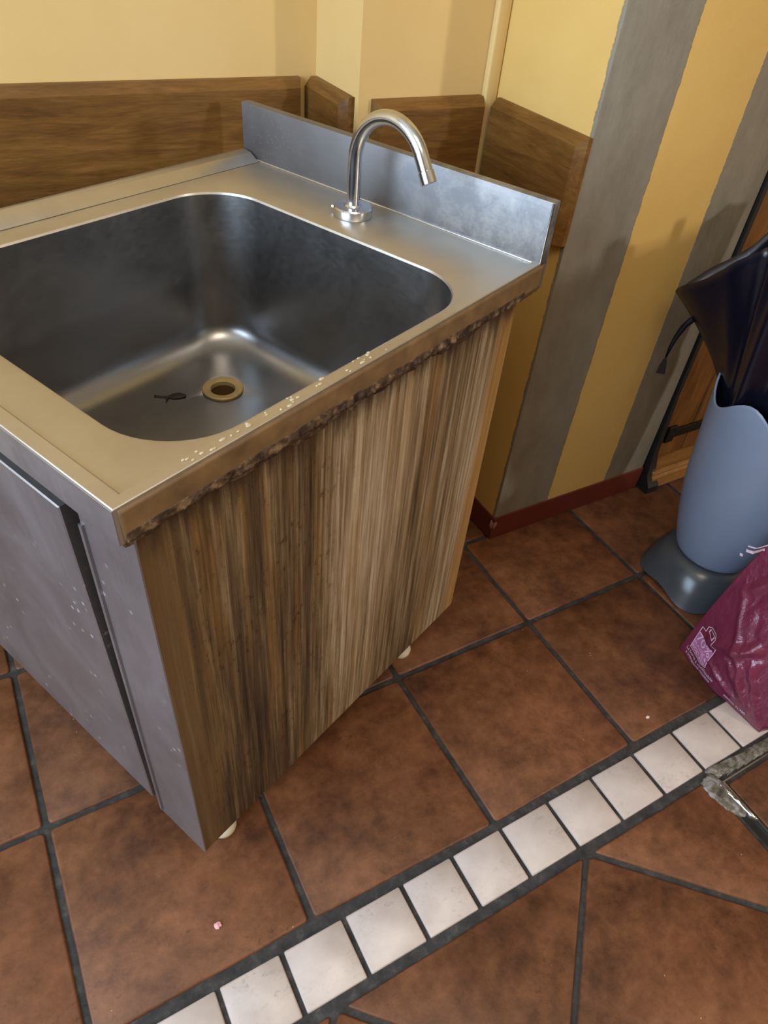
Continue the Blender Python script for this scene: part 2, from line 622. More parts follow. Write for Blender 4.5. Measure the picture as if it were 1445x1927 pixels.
struct(obj('ceiling', box_bm(RX0 - 0.1, RX1 + 0.1, RY0 - 0.1, VA + 0.12, RZ, RZ + 0.1), MT['ceiling']))
w = obj('window_1', box_bm(RX0 - 0.06, RX0 - 0.01, (WL[0] + WL[1]) / 2 - 0.03, (WL[0] + WL[1]) / 2 + 0.03, WL[2], WL[3], 0.004), MT['door_wood'])
struct(w)
bm = bmesh.new()
for a0, a1, b0, b1 in ((WL[0], WL[0] + .06, WL[2], WL[3]), (WL[1] - .06, WL[1], WL[2], WL[3]),
                       (WL[0], WL[1], WL[2], WL[2] + .06), (WL[0], WL[1], WL[3] - .06, WL[3])):
    add_box(bm, RX0 - 0.07, RX0 + 0.01, a0, a1, b0, b1)
obj('window_frame', bm, MT['door_wood'], w)

# vertical trunking strip in the corner between recess and pillar
struct(obj('trim_1', box_bm(UC - 0.028, UC - 0.0005, VB - 0.016, VB - 0.0005, 0.0, RZ, 0.004, 3), MT['yellow'], smooth=0.8))

# red-brown skirting round the pillar foot
sk = struct(obj('baseboard_pillar', box_bm(UC - 0.003, 0.905, VW - 0.0035, VW + 0.004, 0.0, 0.069, 0.0015), MT['red']))
struct(obj('baseboard_return', box_bm(UC - 0.0035, UC + 0.004, VW + 0.0045, VB - 0.017, 0.0, 0.069, 0.0015), MT['red']))
struct(obj('baseboard_recess', box_bm(UCW, UC - 0.03, VB - 0.0035, VB + 0.004, 0.0, 0.069, 0.0015), MT['red']))
struct(obj('baseboard_back', box_bm(RX0, UCW, VA - 0.0035, VA + 0.004, 0.0, 0.069, 0.0015), MT['red']))
# worn spot on the skirting corner, paler to paint in the edge highlight
bm = bmesh.new()
bmesh.ops.create_icosphere(bm, subdivisions=3, radius=1)
for v in bm.verts:
    k = 1 + 0.35 * noise.noise(v.co * 2.2)
    v.co = Vector((UC + 0.004 + v.co.x * 0.010 * k, VW + 0.003 + v.co.y * 0.0078, 0.046 + v.co.z * 0.020 * k))
obj('worn_corner_highlight', bm, MT['chip'], sk, smooth=0)

# ------------------------------------------------------------------ floor tiles
T = 0.335


def clip(poly, nx, ny, c):
    """keep nx*x + ny*y <= c"""
    out = []
    for i, p in enumerate(poly):
        q = poly[(i + 1) % len(poly)]
        dp, dq = nx * p[0] + ny * p[1] - c, nx * q[0] + ny * q[1] - c
        if dp <= 0:
            out.append(p)
        if (dp < 0 < dq) or (dq < 0 < dp):
            t = dp / (dp - dq)
            out.append((p[0] + t * (q[0] - p[0]), p[1] + t * (q[1] - p[1])))
    return out


def inset(poly, d):
    n = len(poly)
    ar = sum(poly[i][0] * poly[(i + 1) % n][1] - poly[(i + 1) % n][0] * poly[i][1] for i in range(n))
    if ar < 0:
        poly = poly[::-1]
    lines = []
    for i in range(n):
        p, q = Vector(poly[i]), Vector(poly[(i + 1) % n])
        e = (q - p).normalized()
        nrm = Vector((-e.y, e.x))
        lines.append((p + nrm * d, e))
    out = []
    for i in range(n):
        p, e = lines[i - 1]
        q, g = lines[i]
        cr = e.x * g.y - e.y * g.x
        if abs(cr) < 1e-6:
            out.append(q)
            continue
        t = ((q.x - p.x) * g.y - (q.y - p.y) * g.x) / cr
        out.append(p + e * t)
    return out


def round_poly(poly, r):
    out = []
    n = len(poly)
    for i in range(n):
        p, a, b = poly[i], poly[i - 1], poly[(i + 1) % n]
        da, db = (a - p), (b - p)
        ra, rb = min(r, da.length * 0.4), min(r, db.length * 0.4)
        out.append(p + da.normalized() * ra)
        out.append(p + (da.normalized() * ra + db.normalized() * rb) * 0.30)
        out.append(p + db.normalized() * rb)
    return out


def subdivide(poly, step):
    out = []
    for i, p in enumerate(poly):
        q = poly[(i + 1) % len(poly)]
        k = max(1, int((q - p).length / step))
        out += [p.lerp(q, j / k) for j in range(k)]
    return out


def tile(name, poly, mat, parent, gap, wob=0.0007, lip=0.004, dz=0.0, rad=0.006):
    poly = [p for i, p in enumerate(poly) if (Vector(p) - Vector(poly[i - 1])).length > 0.015]
    if len(poly) < 3:
        return
    ip = inset(poly, gap)
    c = sum((Vector(p) for p in ip), Vector((0, 0))) / len(ip)
    rp = subdivide(round_poly(ip, rad), 0.05)
    rp = [p + (c - p).normalized() * (wob * 2 * noise.noise(Vector((p.x * 30, p.y * 30, 5)))) for p in rp]
    def ring(k, z):
        return [(p.x + (c - p).normalized().x * k - c.x, p.y + (c - p).normalized().y * k - c.y, z) for p in rp]
    bm = bmesh.new()
    z = random.uniform(-0.0006, 0.0004) + dz
    rings(bm, [ring(0, -0.012), ring(0, -0.0035 + z), ring(lip * 0.35, -0.0010 + z), ring(lip, z)], False, True)
    o = obj(name, bm, mat, parent, smooth=0.9)
    o.location = (c.x, c.y, 0)
    return o


# grid nodes as laid (hand laid, so a few millimetres off the module)
NODE = {}


def node(i, j):
    dx, dy = NODE.get((i, j), (0.0, 0.0))
    return (i * T + dx, j * T + dy)


NODE.update({(0, 0): (0.0025, -0.004), (1, 0): (0.001, 0.0005), (-1, 0): (-0.006, 0.003)})
for i in range(-7, 8):
    for j in range(0, 4):
        x0, x1 = i * T, (i + 1) * T
        if x0 > RX1 - 0.2 or j * T > VA or (x0 >= UC and j * T > VW):
            continue
        if j >= 2 and x0 > UCW:
            continue
        poly = [node(i, j), node(i + 1, j), node(i + 1, j + 1), node(i, j + 1)]
        if j == 0:
            poly[0] = (poly[0][0], poly[0][1] + 0.002)
            poly[1] = (poly[1][0], poly[1][1] + 0.002)
        if x1 > UC and j >= 1:
            poly = clip(poly, 0, 1, VW + 0.01)
        poly = clip(poly, 0, 1, VA + 0.005)
        tile('terracotta_tile', poly, MT['terra'], floor, 0.0050)

for v0, v1 in ((VW + 0.010, 2 * T), (2 * T, VB + 0.003)):
    tile('terracotta_tile', [(T, v0), (UC + 0.003, v0), (UC + 0.003, v1), (T, v1)], MT['terra'], floor, 0.0050)

# row of small white tiles
joints = [-0.5, -0.401, -0.297, -0.193, -0.095, 0.0065, 0.111, 0.214, 0.320, 0.425, 0.531]
k = joints[0]
while k > -1.5:
    k -= 0.1035
    joints.insert(0, k)
k = joints[-1]
while k < 1.9:
    k += 0.1035
    joints.append(k)
for a0, a1 in zip(joints, joints[1:]):
    tile('white_tile', [(a0, -0.1025), (a1, -0.1025), (a1, -0.0065), (a0, -0.0065)], MT['white'], floor, 0.0037, 0.0008, 0.0022, rad=0.0022)

# diagonal field on the near side of the border, cut along the border and along the hatch
e = T / math.sqrt(2)
for m_ in range(-12, 14):
    for n_ in range(-12, 14):
        px, py = 0.117 + m_ * e - n_ * e, -0.1108 - m_ * e - n_ * e
        poly = [(px, py), (px - e, py - e), (px, py - 2 * e), (px + e, py - e)]
        if py - 2 * e < -1.6 or py < -2 or px < -2.0 or px > 2.3:
            continue
        poly = clip(poly, 0, 1, -0.1107)
        # left of the hatch, right of it, and on its near side
        for part in (clip(poly, 1, 0, 0.414), clip(poly, -1, 0, -1.150), clip(clip(clip(poly, -1, 0, -0.414), 1, 0, 1.150), 0, 1, -0.842)):
            if len(part) < 3:
                continue
            ar = abs(sum(part[i][0] * part[(i + 1) % len(part)][1] - part[(i + 1) % len(part)][0] * part[i][1] for i in range(len(part)))) / 2
            if ar > 0.002:
                tile('terracotta_tile', part, MT['terra'], floor, 0.0048)

# ------------------------------------------------------------------ floor hatch
hatch = empty('floor_hatch', (0.44, -0.13, 0), 'tiled floor hatch with worn mortar around its metal edged corner', 'hatch')
HX, HY = 0.44, -0.13


def hpoly(pts):
    return [(x - HX, y - HY) for x, y in pts]


obj('gap_shade_strip', box_bm(-0.024, -0.0045, -0.70, -0.062, -0.008, -0.0030, 0.0005), MT['black'], hatch)  # black strip painting the shade in the open gap beside the hatch
lip_bm = bmesh.new()
add_box(lip_bm, -0.004, -0.001, -0.70, 0.0, -0.010, 0.0012)
add_box(lip_bm, -0.004, 0.70, -0.003, 0.0, -0.010, 0.0005)
obj('metal_edge', lip_bm, MT['chrome'], hatch)
tile('terracotta_tile', [(0.002, -0.335), (0.40, -0.335), (0.40, -0.006), (0.002, -0.006)], MT['terra'], hatch, 0.002)
tile('terracotta_tile', [(0.002, -0.69), (0.40, -0.69), (0.40, -0.345), (0.002, -0.345)], MT['terra'], hatch, 0.002)
tile('terracotta_tile', [(0.41, -0.335), (0.70, -0.335), (0.70, -0.006), (0.41, -0.006)], MT['terra'], hatch, 0.002)
tile('terracotta_tile', [(0.41, -0.69), (0.70, -0.69), (0.70, -0.345), (0.41, -0.345)], MT['terra'], hatch, 0.002)


def lump(name, outline, h, mat, parent, seed, base=-0.006):
    """low rough mass with a ragged outline"""
    bm = bmesh.new()
    n = 48
    P = [Vector(p) for p in outline]
    c = sum(P, Vector((0, 0))) / len(P)
    L = subdivide(P, 0.004)
    loops = []
    for k, (f, z) in enumerate(((1.0, base), (0.97, 0.15), (0.85, 0.55), (0.6, 0.9), (0.3, 1.0))):
        lp = []
        for p in L:
            r = (p - c)
            wob = 1 + 0.16 * noise.noise(Vector((p.x * 90, p.y * 90, seed)))
            q = c + r * f * wob
            zz = z if k == 0 else h * z * (1 + 0.7 * noise.noise(Vector((q.x * 110, q.y * 110, seed + 3))))
            lp.append((q.x, q.y, zz))
        loops.append(lp)
    rings(bm, loops, False, True)
    return obj(name, bm, mat, parent, smooth=0)


lump('mortar_patch', hpoly([(0.398, -0.112), (0.43, -0.106), (0.437, -0.128), (0.436, -0.165), (0.431, -0.195), (0.414, -0.192), (0.400, -0.170), (0.392, -0.140)]), 0.003, MT['mortar'], hatch, 2)
lump('mortar_joint', hpoly([(0.424, -0.097), (0.445, -0.099), (0.50, -0.104), (0.60, -0.107), (0.72, -0.107), (0.72, -0.128), (0.60, -0.128), (0.50, -0.126), (0.43, -0.122)]), 0.004, MT['mortar'], hatch, 6)
wet = lump('wet_film', hpoly([(0.424, -0.125), (0.432, -0.128), (0.4375, -0.160), (0.438, -0.215), (0.430, -0.200), (0.426, -0.165)]), 0.0045, MT['chrome'], hatch, 9)

# ------------------------------------------------------------------ wall boards
def board(name, fn, t0, t1, bev0, bev1, mat, label, thick=0.024, group='brown boards along the wall'):
    """slab with its top edge (and the free ends) bevelled; fn(out, t, z) gives the point"""
    z0, z1, c = 0.735, 0.912, 0.014
    loops = []
    for d, k in ((0.0, 0.0), (thick - 0.012, 0.0), (thick - 0.0012, 0.95), (thick, 1.06)):
        a, b, zz = t0 + c * k * bev0, t1 - c * k * bev1, z1 - c * k
        loops.append([fn(d, a, z0), fn(d, b, z0), fn(d, b, zz), fn(d, a, zz)])
    bm = bmesh.new()
    rings(bm, loops, True, True)
    return tag(obj(name, bm, mat), label, 'board', group)


board('wall_board', lambda p, t, z: (t, VA - p, z), RX0 + 0.3, 0.090, 0, 0.3, MT['board_x'],
      'long brown varnished board on the back wall, left of the backsplash')
board('wall_board', lambda p, t, z: (UCW - p, t, z), 0.883, VA - 0.004, 1, 0, MT['board_y'],
      'short narrow brown board on the wall return just behind the backsplash')
board('wall_board', lambda p, t, z: (t, VB - p, z), 0.152, UC - 0.031, 1, 0, MT['board_x'],
      'brown board in the wall recess seen through the faucet arch')
board('wall_board', lambda p, t, z: (UC - p, t, z), VW - 0.001, VB - 0.026, 1, 0, MT['board_y'],
      'brown board on the pillar beside the grey stripe, right of the faucet', 0.020)

# ------------------------------------------------------------------ wooden door at the right
door = struct(empty('door_1', (0.93, VW + 0.02, 0)))


def dloc(x0, x1, y0, y1, z0, z1, bev):
    return box_bm(x0 - 0.93, x1 - 0.93, y0 - VW - 0.02, y1 - VW - 0.02, z0, z1, bev)


x = 0.921
for k in range(6):
    obj('plank', dloc(x, x + 0.138, VW + 0.012, VW + 0.045, 0.075, 2.05, 0.004), MT['door_wood'], door)
    x += 0.141
prof = [(-0.030, 0.004), (-0.030, 0.040), (-0.024, 0.046), (-0.026, 0.052), (-0.018, 0.060), (-0.020, 0.066), (0.012, 0.072), (0.03, 0.072), (0.03, 0.004)]
obj('door_sill', prism(prof, lambda p, q, t: (t - 0.93, p - 0.02, q), 0.925, 1.78), MT['sill_wood'], door)
hg = bmesh.new()
add_box(hg, 0.045, 0.40, -0.016, -0.010, 0.140, 0.168, 0.002)
add_box(hg, 0.030, 0.060, -0.017, -0.010, 0.128, 0.180, 0.003)
obj('strap_hinge', hg, MT['iron'], door)
bm = bmesh.new()
rings(bm, [[(-0.021 + dx, y, z) for dx, y in ((0, ya), (wd, ya), (wd, 0.0), (0, 0.0))]
           for z, wd, ya in ((0.0, 0.042, -0.058), (0.02, 0.040, -0.058), (0.05, 0.030, -0.040), (0.12, 0.018, -0.032), (0.30, 0.012, -0.026), (2.05, 0.012, -0.022))], True, True)
obj('edge_seal', bm, MT['black'], door, smooth=0.5)

# ------------------------------------------------------------------ sink cabinet (local x front to back, y right to left)
cyaw, tx, ty = 1.1834, 0.0071, -0.0034
A = Vector((math.sin(cyaw), math.cos(cyaw), tx))
B = Vector((-math.cos(cyaw), math.sin(cyaw), ty))
O = Vector((-0.4695, 0.1274, 0))
Mx = Matrix((A.normalized(), B.normalized(), A.cross(B).normalized())).transposed().to_4x4()
Mx.translation = O
cab = empty('sink_cabinet', O, 'steel sink cabinet with deep basin and streaked brown wooden side panel', 'sink', matrix=Mx)
D, WD, H = 0.704, 0.602, 0.8124


def gz(a, b):                      # floor height in local coordinates
    return -(a * tx + b * ty)


# ---- counter with basin opening
BX0, BX1, BY0, BY1, BR = 0.067, 0.574, 0.021, 0.522, 0.088
NA = 12


def rrect(x0, x1, y0, y1, r, z):
    pts = []
    for cx_, cy_, a0 in ((x1 - r, y1 - r, 0), (x0 + r, y1 - r, 90), (x0 + r, y0 + r, 180), (x1 - r, y0 + r, 270)):
        for k in range(NA + 1):
            a = math.radians(a0 + 90 * k / NA)
            pts.append((cx_ + r * math.cos(a), cy_ + r * math.sin(a), z))
    return pts


def rect_for(x0, x1, y0, y1, z):
    """rectangle loop with as many points as rrect, corner at the middle of each arc"""
    pts = []
    for cx_, cy_, xx, yy, first in ((BX1 - BR, BY1 - BR, x1, y1, 'x'), (BX0 + BR, BY1 - BR, x0, y1, 'y'),
                                    (BX0 + BR, BY0 + BR, x0, y0, 'x'), (BX1 - BR, BY0 + BR, x1, y0, 'y')):
        for k in range(NA + 1):
            t = k / (NA / 2)
            if first == 'x':
                p = (xx, cy_ + (yy - cy_) * t) if t <= 1 else (xx + (cx_ - xx) * (t - 1), yy)
            else:
                p = (cx_ + (xx - cx_) * t, yy) if t <= 1 else (xx, yy + (cy_ - yy) * (t - 1))
            pts.append((p[0], p[1], z))
    return pts


DK = H - 0.004
bm = bmesh.new()
rings(bm, [rect_for(0.014, D + 0.010, 0.004, WD - 0.004, H - 0.041),
           rect_for(0.0, D + 0.016, 0.0, WD, H - 0.041),
           rect_for(0.0, D + 0.016, 0.0, WD, H - 0.0010),
           rect_for(0.0008, D + 0.0152, 0.0008, WD - 0.0008, H),
           rect_for(0.0150, D + 0.002, 0.0120, WD - 0.018, H),
           rect_for(0.0185, D - 0.002, 0.0145, WD - 0.021, DK),
           rrect(BX0 - 0.004, BX1 + 0.004, BY0 - 0.004, BY1 + 0.004, BR + 0.004, DK),
           rrect(BX0 - 0.0012, BX1 + 0.0012, BY0 - 0.0012, BY1 + 0.0012, BR + 0.001, DK - 0.0010),
           rrect(BX0, BX1, BY0, BY1, BR, DK - 0.004)])
counter = obj('countertop', bm, MT['steel'], cab, smooth=0.5)
obj('front_apron', box_bm(-0.0012, 0.0004, 0.0, WD, H - 0.0410, H - 0.0014, 0.0004), MT['steel_front'], counter)
# raised rim on the left edge of the counter
RM = [(WD + 0.001, H - 0.002), (WD + 0.001, H + 0.008), (WD - 0.010, H + 0.010), (WD - 0.022, H + 0.008), (WD - 0.042, DK + 0.0005), (WD - 0.03, DK - 0.001)]
obj('raised_rim', prism(RM, lambda p, q, t: (t, p, q), 0.001, D - 0.004, 0.0015), MT['steel'], counter, smooth=0.5)
# scuffed drips of sealant along the right edge
bm = bmesh.new()
for k in range(34):
    t = random.betavariate(2.2, 3.0)
    px, py, r = 0.03 + 0.40 * t, random.uniform(0.002, 0.014), random.uniform(0.0008, 0.0024)
    mm = Matrix.Translation((px, py, H + 0.0002)) @ Matrix.Diagonal((r * random.uniform(1, 2.2), r, 0.0009, 1))
    bmesh.ops.create_icosphere(bm, subdivisions=2, radius=1, matrix=mm)
so = obj('sealant_drips', bm, MT['drip'], counter, smooth=0)
so['kind'] = 'stuff'

# ---- basin
DEP = 0.258
DCX, DCY, DR = 0.437, 0.388, 0.0265
loops = []
zb0 = DK - 0.004
for k in range(7):
    f = k / 6
    d = 0.010 * f
    loops.append(rrect(BX0 + d, BX1 - d, BY0 + d, BY1 - d, BR - d * 0.5, zb0 - (DEP - 0.05) * f))
fr = 0.046
for k in range(1, 9):
    a = PI / 2 * k / 8
    d = 0.010 + fr * (1 - math.cos(a))
    loops.append(rrect(BX0 + d, BX1 - d, BY0 + d, BY1 - d, BR - 0.005 - (d - 0.010) * 0.35, zb0 - (DEP - 0.05) - fr * math.sin(a)))
last = loops[-1]
zl = last[0][2]
for f in (0.25, 0.5, 0.75, 0.92, 1.0):
    lp = []
    for (x_, y_, z_) in last:
        an = math.atan2(y_ - DCY, x_ - DCX)
        tx_, ty_ = DCX + DR * math.cos(an), DCY + DR * math.sin(an)
        lp.append((x_ + (tx_ - x_) * f, y_ + (ty_ - y_) * f, zl - 0.004 * f - (0.003 if f == 1.0 else 0)))
    loops.append(lp)
bm = bmesh.new()
rings(bm, loops)
obj('basin', bm, MT['steel_basin'], cab, smooth=0.9)
zd = zl - 0.004
dr = obj('drain', lathe([(0.0330, zd - 0.003), (0.0335, zd + 0.0010), (0.0325, zd + 0.0022), (0.0225, zd + 0.0018), (0.0205, zd + 0.0005),
                         (0.0200, zd - 0.006), (0.0255, zd - 0.006), (0.0255, zd - 0.003)], 40, (DCX, DCY), False, False), MT['brass'], cab, smooth=0.7)
obj('drain_pipe', lathe([(0.0203, zd - 0.0055), (0.0200, zd - 0.045), (0.0, zd - 0.047)], 28, (DCX, DCY), False, False), MT['pipe'], dr, smooth=0.7)

# ---- backsplash: folded sheet, notched at its left foot
bs_poly = [(0.0, DK - 0.001), (WD - 0.012, DK - 0.001), (WD - 0.002, DK + 0.016), (WD - 0.002, H + 0.082), (0.0, H + 0.082)]
obj('backsplash', prism(bs_poly, lambda p, q, t: (t, p, q), D - 0.002, D + 0.0155, 0.0012), MT['steel_splash'], cab, smooth=0.5)

bsp = bpy.data.objects['backsplash']
for nm, pa in (('weld_seam', [(D - 0.0022, 0.006, DK + 0.0012), (D - 0.0022, 0.3, DK + 0.0012), (D - 0.0022, WD - 0.014, DK + 0.0012)]),
               ('edge_fold', [(D - 0.0022, 0.0012, DK), (D - 0.0022, 0.0012, H + 0.04), (D - 0.0022, 0.0012, H + 0.0815)])):
    obj(nm, tube(pa, 0.0017, 10), MT['chrome'], bsp, smooth=0.8)

# ---- carcass
obj('side_panel', box_bm(0.0165, 0.665, 0.006, 0.024, 0.100, H - 0.040, 0.0012), MT['panel'], cab)['label'] = 'right side panel of streaked brown wood with dried glue'
obj('side_panel', box_bm(0.0165, 0.665, 0.580, 0.598, 0.100, H - 0.040, 0.0012), MT['carcass'], cab)
obj('back_panel', box_bm(0.650, 0.664, 0.0245, 0.5795, 0.100, H - 0.040), MT['carcass'], cab)
obj('bottom_panel', box_bm(0.050, 0.6495, 0.0245, 0.5795, 0.100, 0.116), MT['carcass'], cab)
obj('back_batten', box_bm(0.668, 0.718, 0.004, 0.590, H - 0.048, H - 0.0415, 0.001), MT['residue'], cab)
# rough dark glue along the lower apron and the top of the side panel
bm = bmesh.new()
nl, prof_n = 420, 16
lp = []
for i in range(nl):
    a_ = 0.006 + (0.668 - 0.006) * i / (nl - 1)
    amp = 0.5 + 0.6 * noise.noise(Vector((a_ * 16, 1.3, 0))) + 0.3 * noise.noise(Vector((a_ * 60, 4.3, 0)))
    mid = math.exp(-((a_ - 0.33) / 0.24) ** 2)
    top = H - 0.0315 + 0.006 * amp * mid
    bot = H - 0.0455 - 0.030 * max(0.0, amp - 0.12) * (0.2 + 0.8 * mid)
    row = []
    for j in range(prof_n):
        t = j / (prof_n - 1)
        zz = top + (bot - top) * t
        base = -0.0012 if zz > H - 0.0415 else 0.0055
        n1 = noise.noise(Vector((a_ * 80, zz * 110, 2.0)))
        n2 = noise.noise(Vector((a_ * 230, zz * 230, 5.0)))
        out = (0.0050 * max(0, n1 + 0.25) + 0.0016 * n2 + 0.0008) * math.sin(PI * t) * (0.3 + 0.7 * mid)
        row.append((a_, base - max(out, -0.0006), zz))
    row.append((a_, 0.010, row[-1][2]))
    row.append((a_, 0.010, H - 0.0425))
    row.append((a_, 0.001, H - 0.0405))
    row.append((a_, 0.001, top))
    lp.append(row)
rings(bm, lp, True, True)
obj('glue_residue', bm, MT['residue'], cab, smooth=0)
# brown smeared strip on the right apron of the counter
bm = bmesh.new()
lp = []
for i in range(160):
    a_ = 0.004 + (D + 0.008 - 0.004) * i / 159
    row = []
    for j in range(7):
        t = j / 6
        zz = H - 0.0035 - 0.0365 * t
        nn = noise.noise(Vector((a_ * 60, zz * 120, 8.0)))
        row.append((a_, -0.0009 - 0.0010 * max(0, nn + 0.2) * math.sin(PI * t), zz))
    row.append((a_, 0.0005, row[-1][2]))
    row.append((a_, 0.0005, H - 0.0035))
    lp.append(row)
rings(bm, lp, True, True)
MT['apron'] = mat_plain('brown_smear', rgb(112, 88, 58), 0.5, var=0.35, scale=26, bump=0.3)
obj('edge_smear', bm, MT['apron'], cab, smooth=0)

# ---- front frame post, slanted a little as in the photo, and the door
bm = bmesh.new()
zt, zb_ = H - 0.0415, 0.100
def post_y(z):
    return 0.094 + 0.010 * (zt - z) / (zt - zb_)
rings(bm, [[(0.0145, 0.0045, z), (0.0145, post_y(z), z), (0.0300, post_y(z), z), (0.0300, post_y(z) - 0.0015, z), (0.0165, post_y(z) - 0.0015, z), (0.0165, 0.0045, z)]
           for z in (zb_, zb_ + 0.2, zt)], True, True)
rings(bm, [[(0.0115, post_y(z) - 0.0050, z), (0.0115, post_y(z) + 0.0002, z), (0.0150, post_y(z) + 0.0002, z), (0.0150, post_y(z) - 0.0050, z)]
           for z in (zb_ + 0.012, zb_ + 0.2, H - 0.086)], True, True)
obj('front_post', bm, MT['steel_front'], cab)
bm = bmesh.new()
loops = []
for (x_, dd) in ((0.0320, 0.0), (0.0135, 0.0), (0.0120, 0.0015)):
    loops.append([(x_, 0.118 + dd, 0.130 + dd), (x_, 0.574 - dd, 0.130 + dd), (x_, 0.574 - dd, H - 0.086 - dd), (x_, 0.1275 + dd, H - 0.086 - dd)])
rings(bm, loops, True, True)
obj('cabinet_door', bm, MT['steel_front'], cab)

# ---- feet
for a_, b_ in ((0.082, 0.052), (0.566, 0.052), (0.082, 0.545), (0.566, 0.545)):
    g = gz(a_, b_)
    obj('foot', lathe([(0.017, g), (0.021, g + 0.003), (0.0225, g + 0.012), (0.020, g + 0.022), (0.0165, g + 0.028), (0.0165, 0.085), (0.026, 0.088), (0.026, 0.0998)], 28, (a_, b_)), MT['foot'], cab, smooth=0.8)

# ------------------------------------------------------------------ faucet
FM = Mx @ Matrix.Translation((0.640, 0.295, DK + 0.0003))
fau = empty('faucet', (0, 0, 0), 'chrome swan neck faucet on the rear deck of the sink', 'faucet', matrix=FM)
obj('base_ring', lathe([(0.0285, 0.0), (0.0295, 0.002), (0.0295, 0.0125), (0.0280, 0.0145), (0.0135, 0.0150), (0.0118, 0.0175), (0.0105, 0.0175)], 48), MT['chrome'], fau, smooth=0.5)
turn = math.radians(4)


def fp(d, z):      # spout plane: towards -y, turned a little to the basin
    return (-d * math.sin(turn), -d * math.cos(turn), z)


path = [fp(0, 0.012), fp(0, 0.04), fp(0, 0.074)]
R_ = 0.066
for k in range(1, 25):
    a = math.radians(151 * k / 24)
    path.append(fp(R_ - R_ * math.cos(a), 0.079 + 0.069 * math.sin(a)))
dl = Vector(path[-1]) - Vector(path[-2])
dl.normalize()
path.append(tuple(Vector(path[-1]) + dl * 0.015))
obj('spout', tube(path, 0.0100, 28), MT['chrome'], fau, smooth=0.6)
tipv = Vector(path[-1])
obj('aerator', tube([tipv, tipv + dl * 0.0012, tipv + dl * 0.0016, tipv + dl * 0.017, tipv + dl * 0.018], [0.0092, 0.0092, 0.0108, 0.0110, 0.0096], 28), MT['chrome'], fau, smooth=0.5)
bm = tube([(-0.010, 0.0275, 0.0075), (-0.0108, 0.0318, 0.0075), (-0.0112, 0.0330, 0.0075)], [0.0034, 0.0034, 0.0024], 14)
obj('set_screw', bm, MT['chrome'], fau, smooth=0.5)

# ------------------------------------------------------------------ leaf scrap in the basin
lf = empty('leaf_scrap', (0, 0, 0), 'dark wet leaf scrap lying on the basin floor beside the drain', 'leaf',
           matrix=Mx @ Matrix.Translation((0.360, 0.425, zl - 0.0020)))
lf.rotation_euler.rotate_axis('Z', math.radians(-38))


def blade(pts, w, thick=0.0012):
    bm = bmesh.new()
    top = []
    for (x_, y_), ww in zip(pts, w):
        top.append([(x_, y_ - ww, 0.0), (x_, y_ - ww * 0.6, thick), (x_, y_ + ww * 0.6, thick * 1.5), (x_, y_ + ww, 0.0)])
    rings(bm, top, True, True)
    return bm


obj('blade', blade([(-0.004, 0), (0.004, 0.002), (0.014, 0.003), (0.024, 0.001)], [0.003, 0.0085, 0.009, 0.003]), MT['leaf'], lf, smooth=0)
obj('stem', blade([(-0.026, 0.004), (-0.014, 0.001), (-0.003, 0)], [0.0045, 0.0024, 0.003]), MT['leaf'], lf, smooth=0)
obj('blade', blade([(-0.008, -0.012), (-0.006, -0.007), (-0.003, -0.001)], [0.0065, 0.0045, 0.003]), MT['leaf'], lf, smooth=0)

# ------------------------------------------------------------------ umbrella stand
SX, SY = 0.806, 0.271
nv = Vector((0.906, 0.423, 0))
tv = Vector((0.423, -0.906, 0))
TH0 = math.atan2(-nv.y, -nv.x)          # towards the viewer's side


def sdir(th):                            # th measured from the near side, positive towards the left
    return (-nv) * math.cos(th) + (-tv) * math.sin(th)


stand = empty('umbrella_stand', (SX, SY, 0), 'blue grey vase shaped umbrella stand with wavy rim and dark flared foot', 'umbrella stand')
NS = 72
prof = [(0.066, 0.0945), (0.074, 0.0935), (0.0835, 0.098), (0.0875, 0.106), (0.098, 0.14), (0.114, 0.20), (0.128, 0.28), (0.138, 0.38), (0.150, 0.50)]
loops = []
def wave(th):
    return 0.026 * math.cos(5 * (th - math.radians(22)))
def smooth_r(z):
    pts = prof
    for (r0, z0), (r1, z1) in zip(pts[2:], pts[3:]):
        if z <= z1:
            return r0 + (r1 - r0) * (z - z0) / (z1 - z0)
    return pts[-1][0]
def vring(r_off, z, wf):
    lp = []
    for i in range(NS):
        th = 2 * PI * i / NS
        zz = z + wave(th) * wf
        r = smooth_r(zz) + r_off
        d = sdir(th)
        lp.append((d.x * r, d.y * r, zz))
    return lp
loops = [[(sdir(2 * PI * i / NS).x * r, sdir(2 * PI * i / NS).y * r, z) for i in range(NS)] for r, z in ((0.066, 0.0945), (0.076, 0.0940), (0.0820, 0.0965))]
for z, wf in ((0.100, 0), (0.106, 0), (0.12, 0), (0.14, 0), (0.18, 0), (0.23, 0), (0.28, 0), (0.33, 0.05), (0.38, 0.15), (0.43, 0.35), (0.47, 0.65), (0.500, 0.95), (0.504, 1.0)):
    loops.append(vring(0, z, wf))
loops.append(vring(-0.0015, 0.5055, 1.0))
loops.append(vring(-0.0035, 0.5045, 1.0))
for z, wf in ((0.47, 0.65), (0.38, 0.15), (0.28, 0), (0.18, 0), (0.115, 0), (0.104, 0)):
    loops.append(vring(-0.004, z, wf))
bm = bmesh.new()
rings(bm, loops, True, True)
obj('vase_body', bm, MT['stand'], stand, smooth=0.9)
loops = []
def bring(r, z, lift, rw=0.0):
    lp = []
    for i in range(NS):
        th = 2 * PI * i / NS
        c4 = math.cos(5 * (th + math.radians(5.5)))
        d = sdir(th)
        rr = r + rw * c4
        lp.append((d.x * rr, d.y * rr, z + lift * (0.5 - 0.5 * c4)))
    return lp
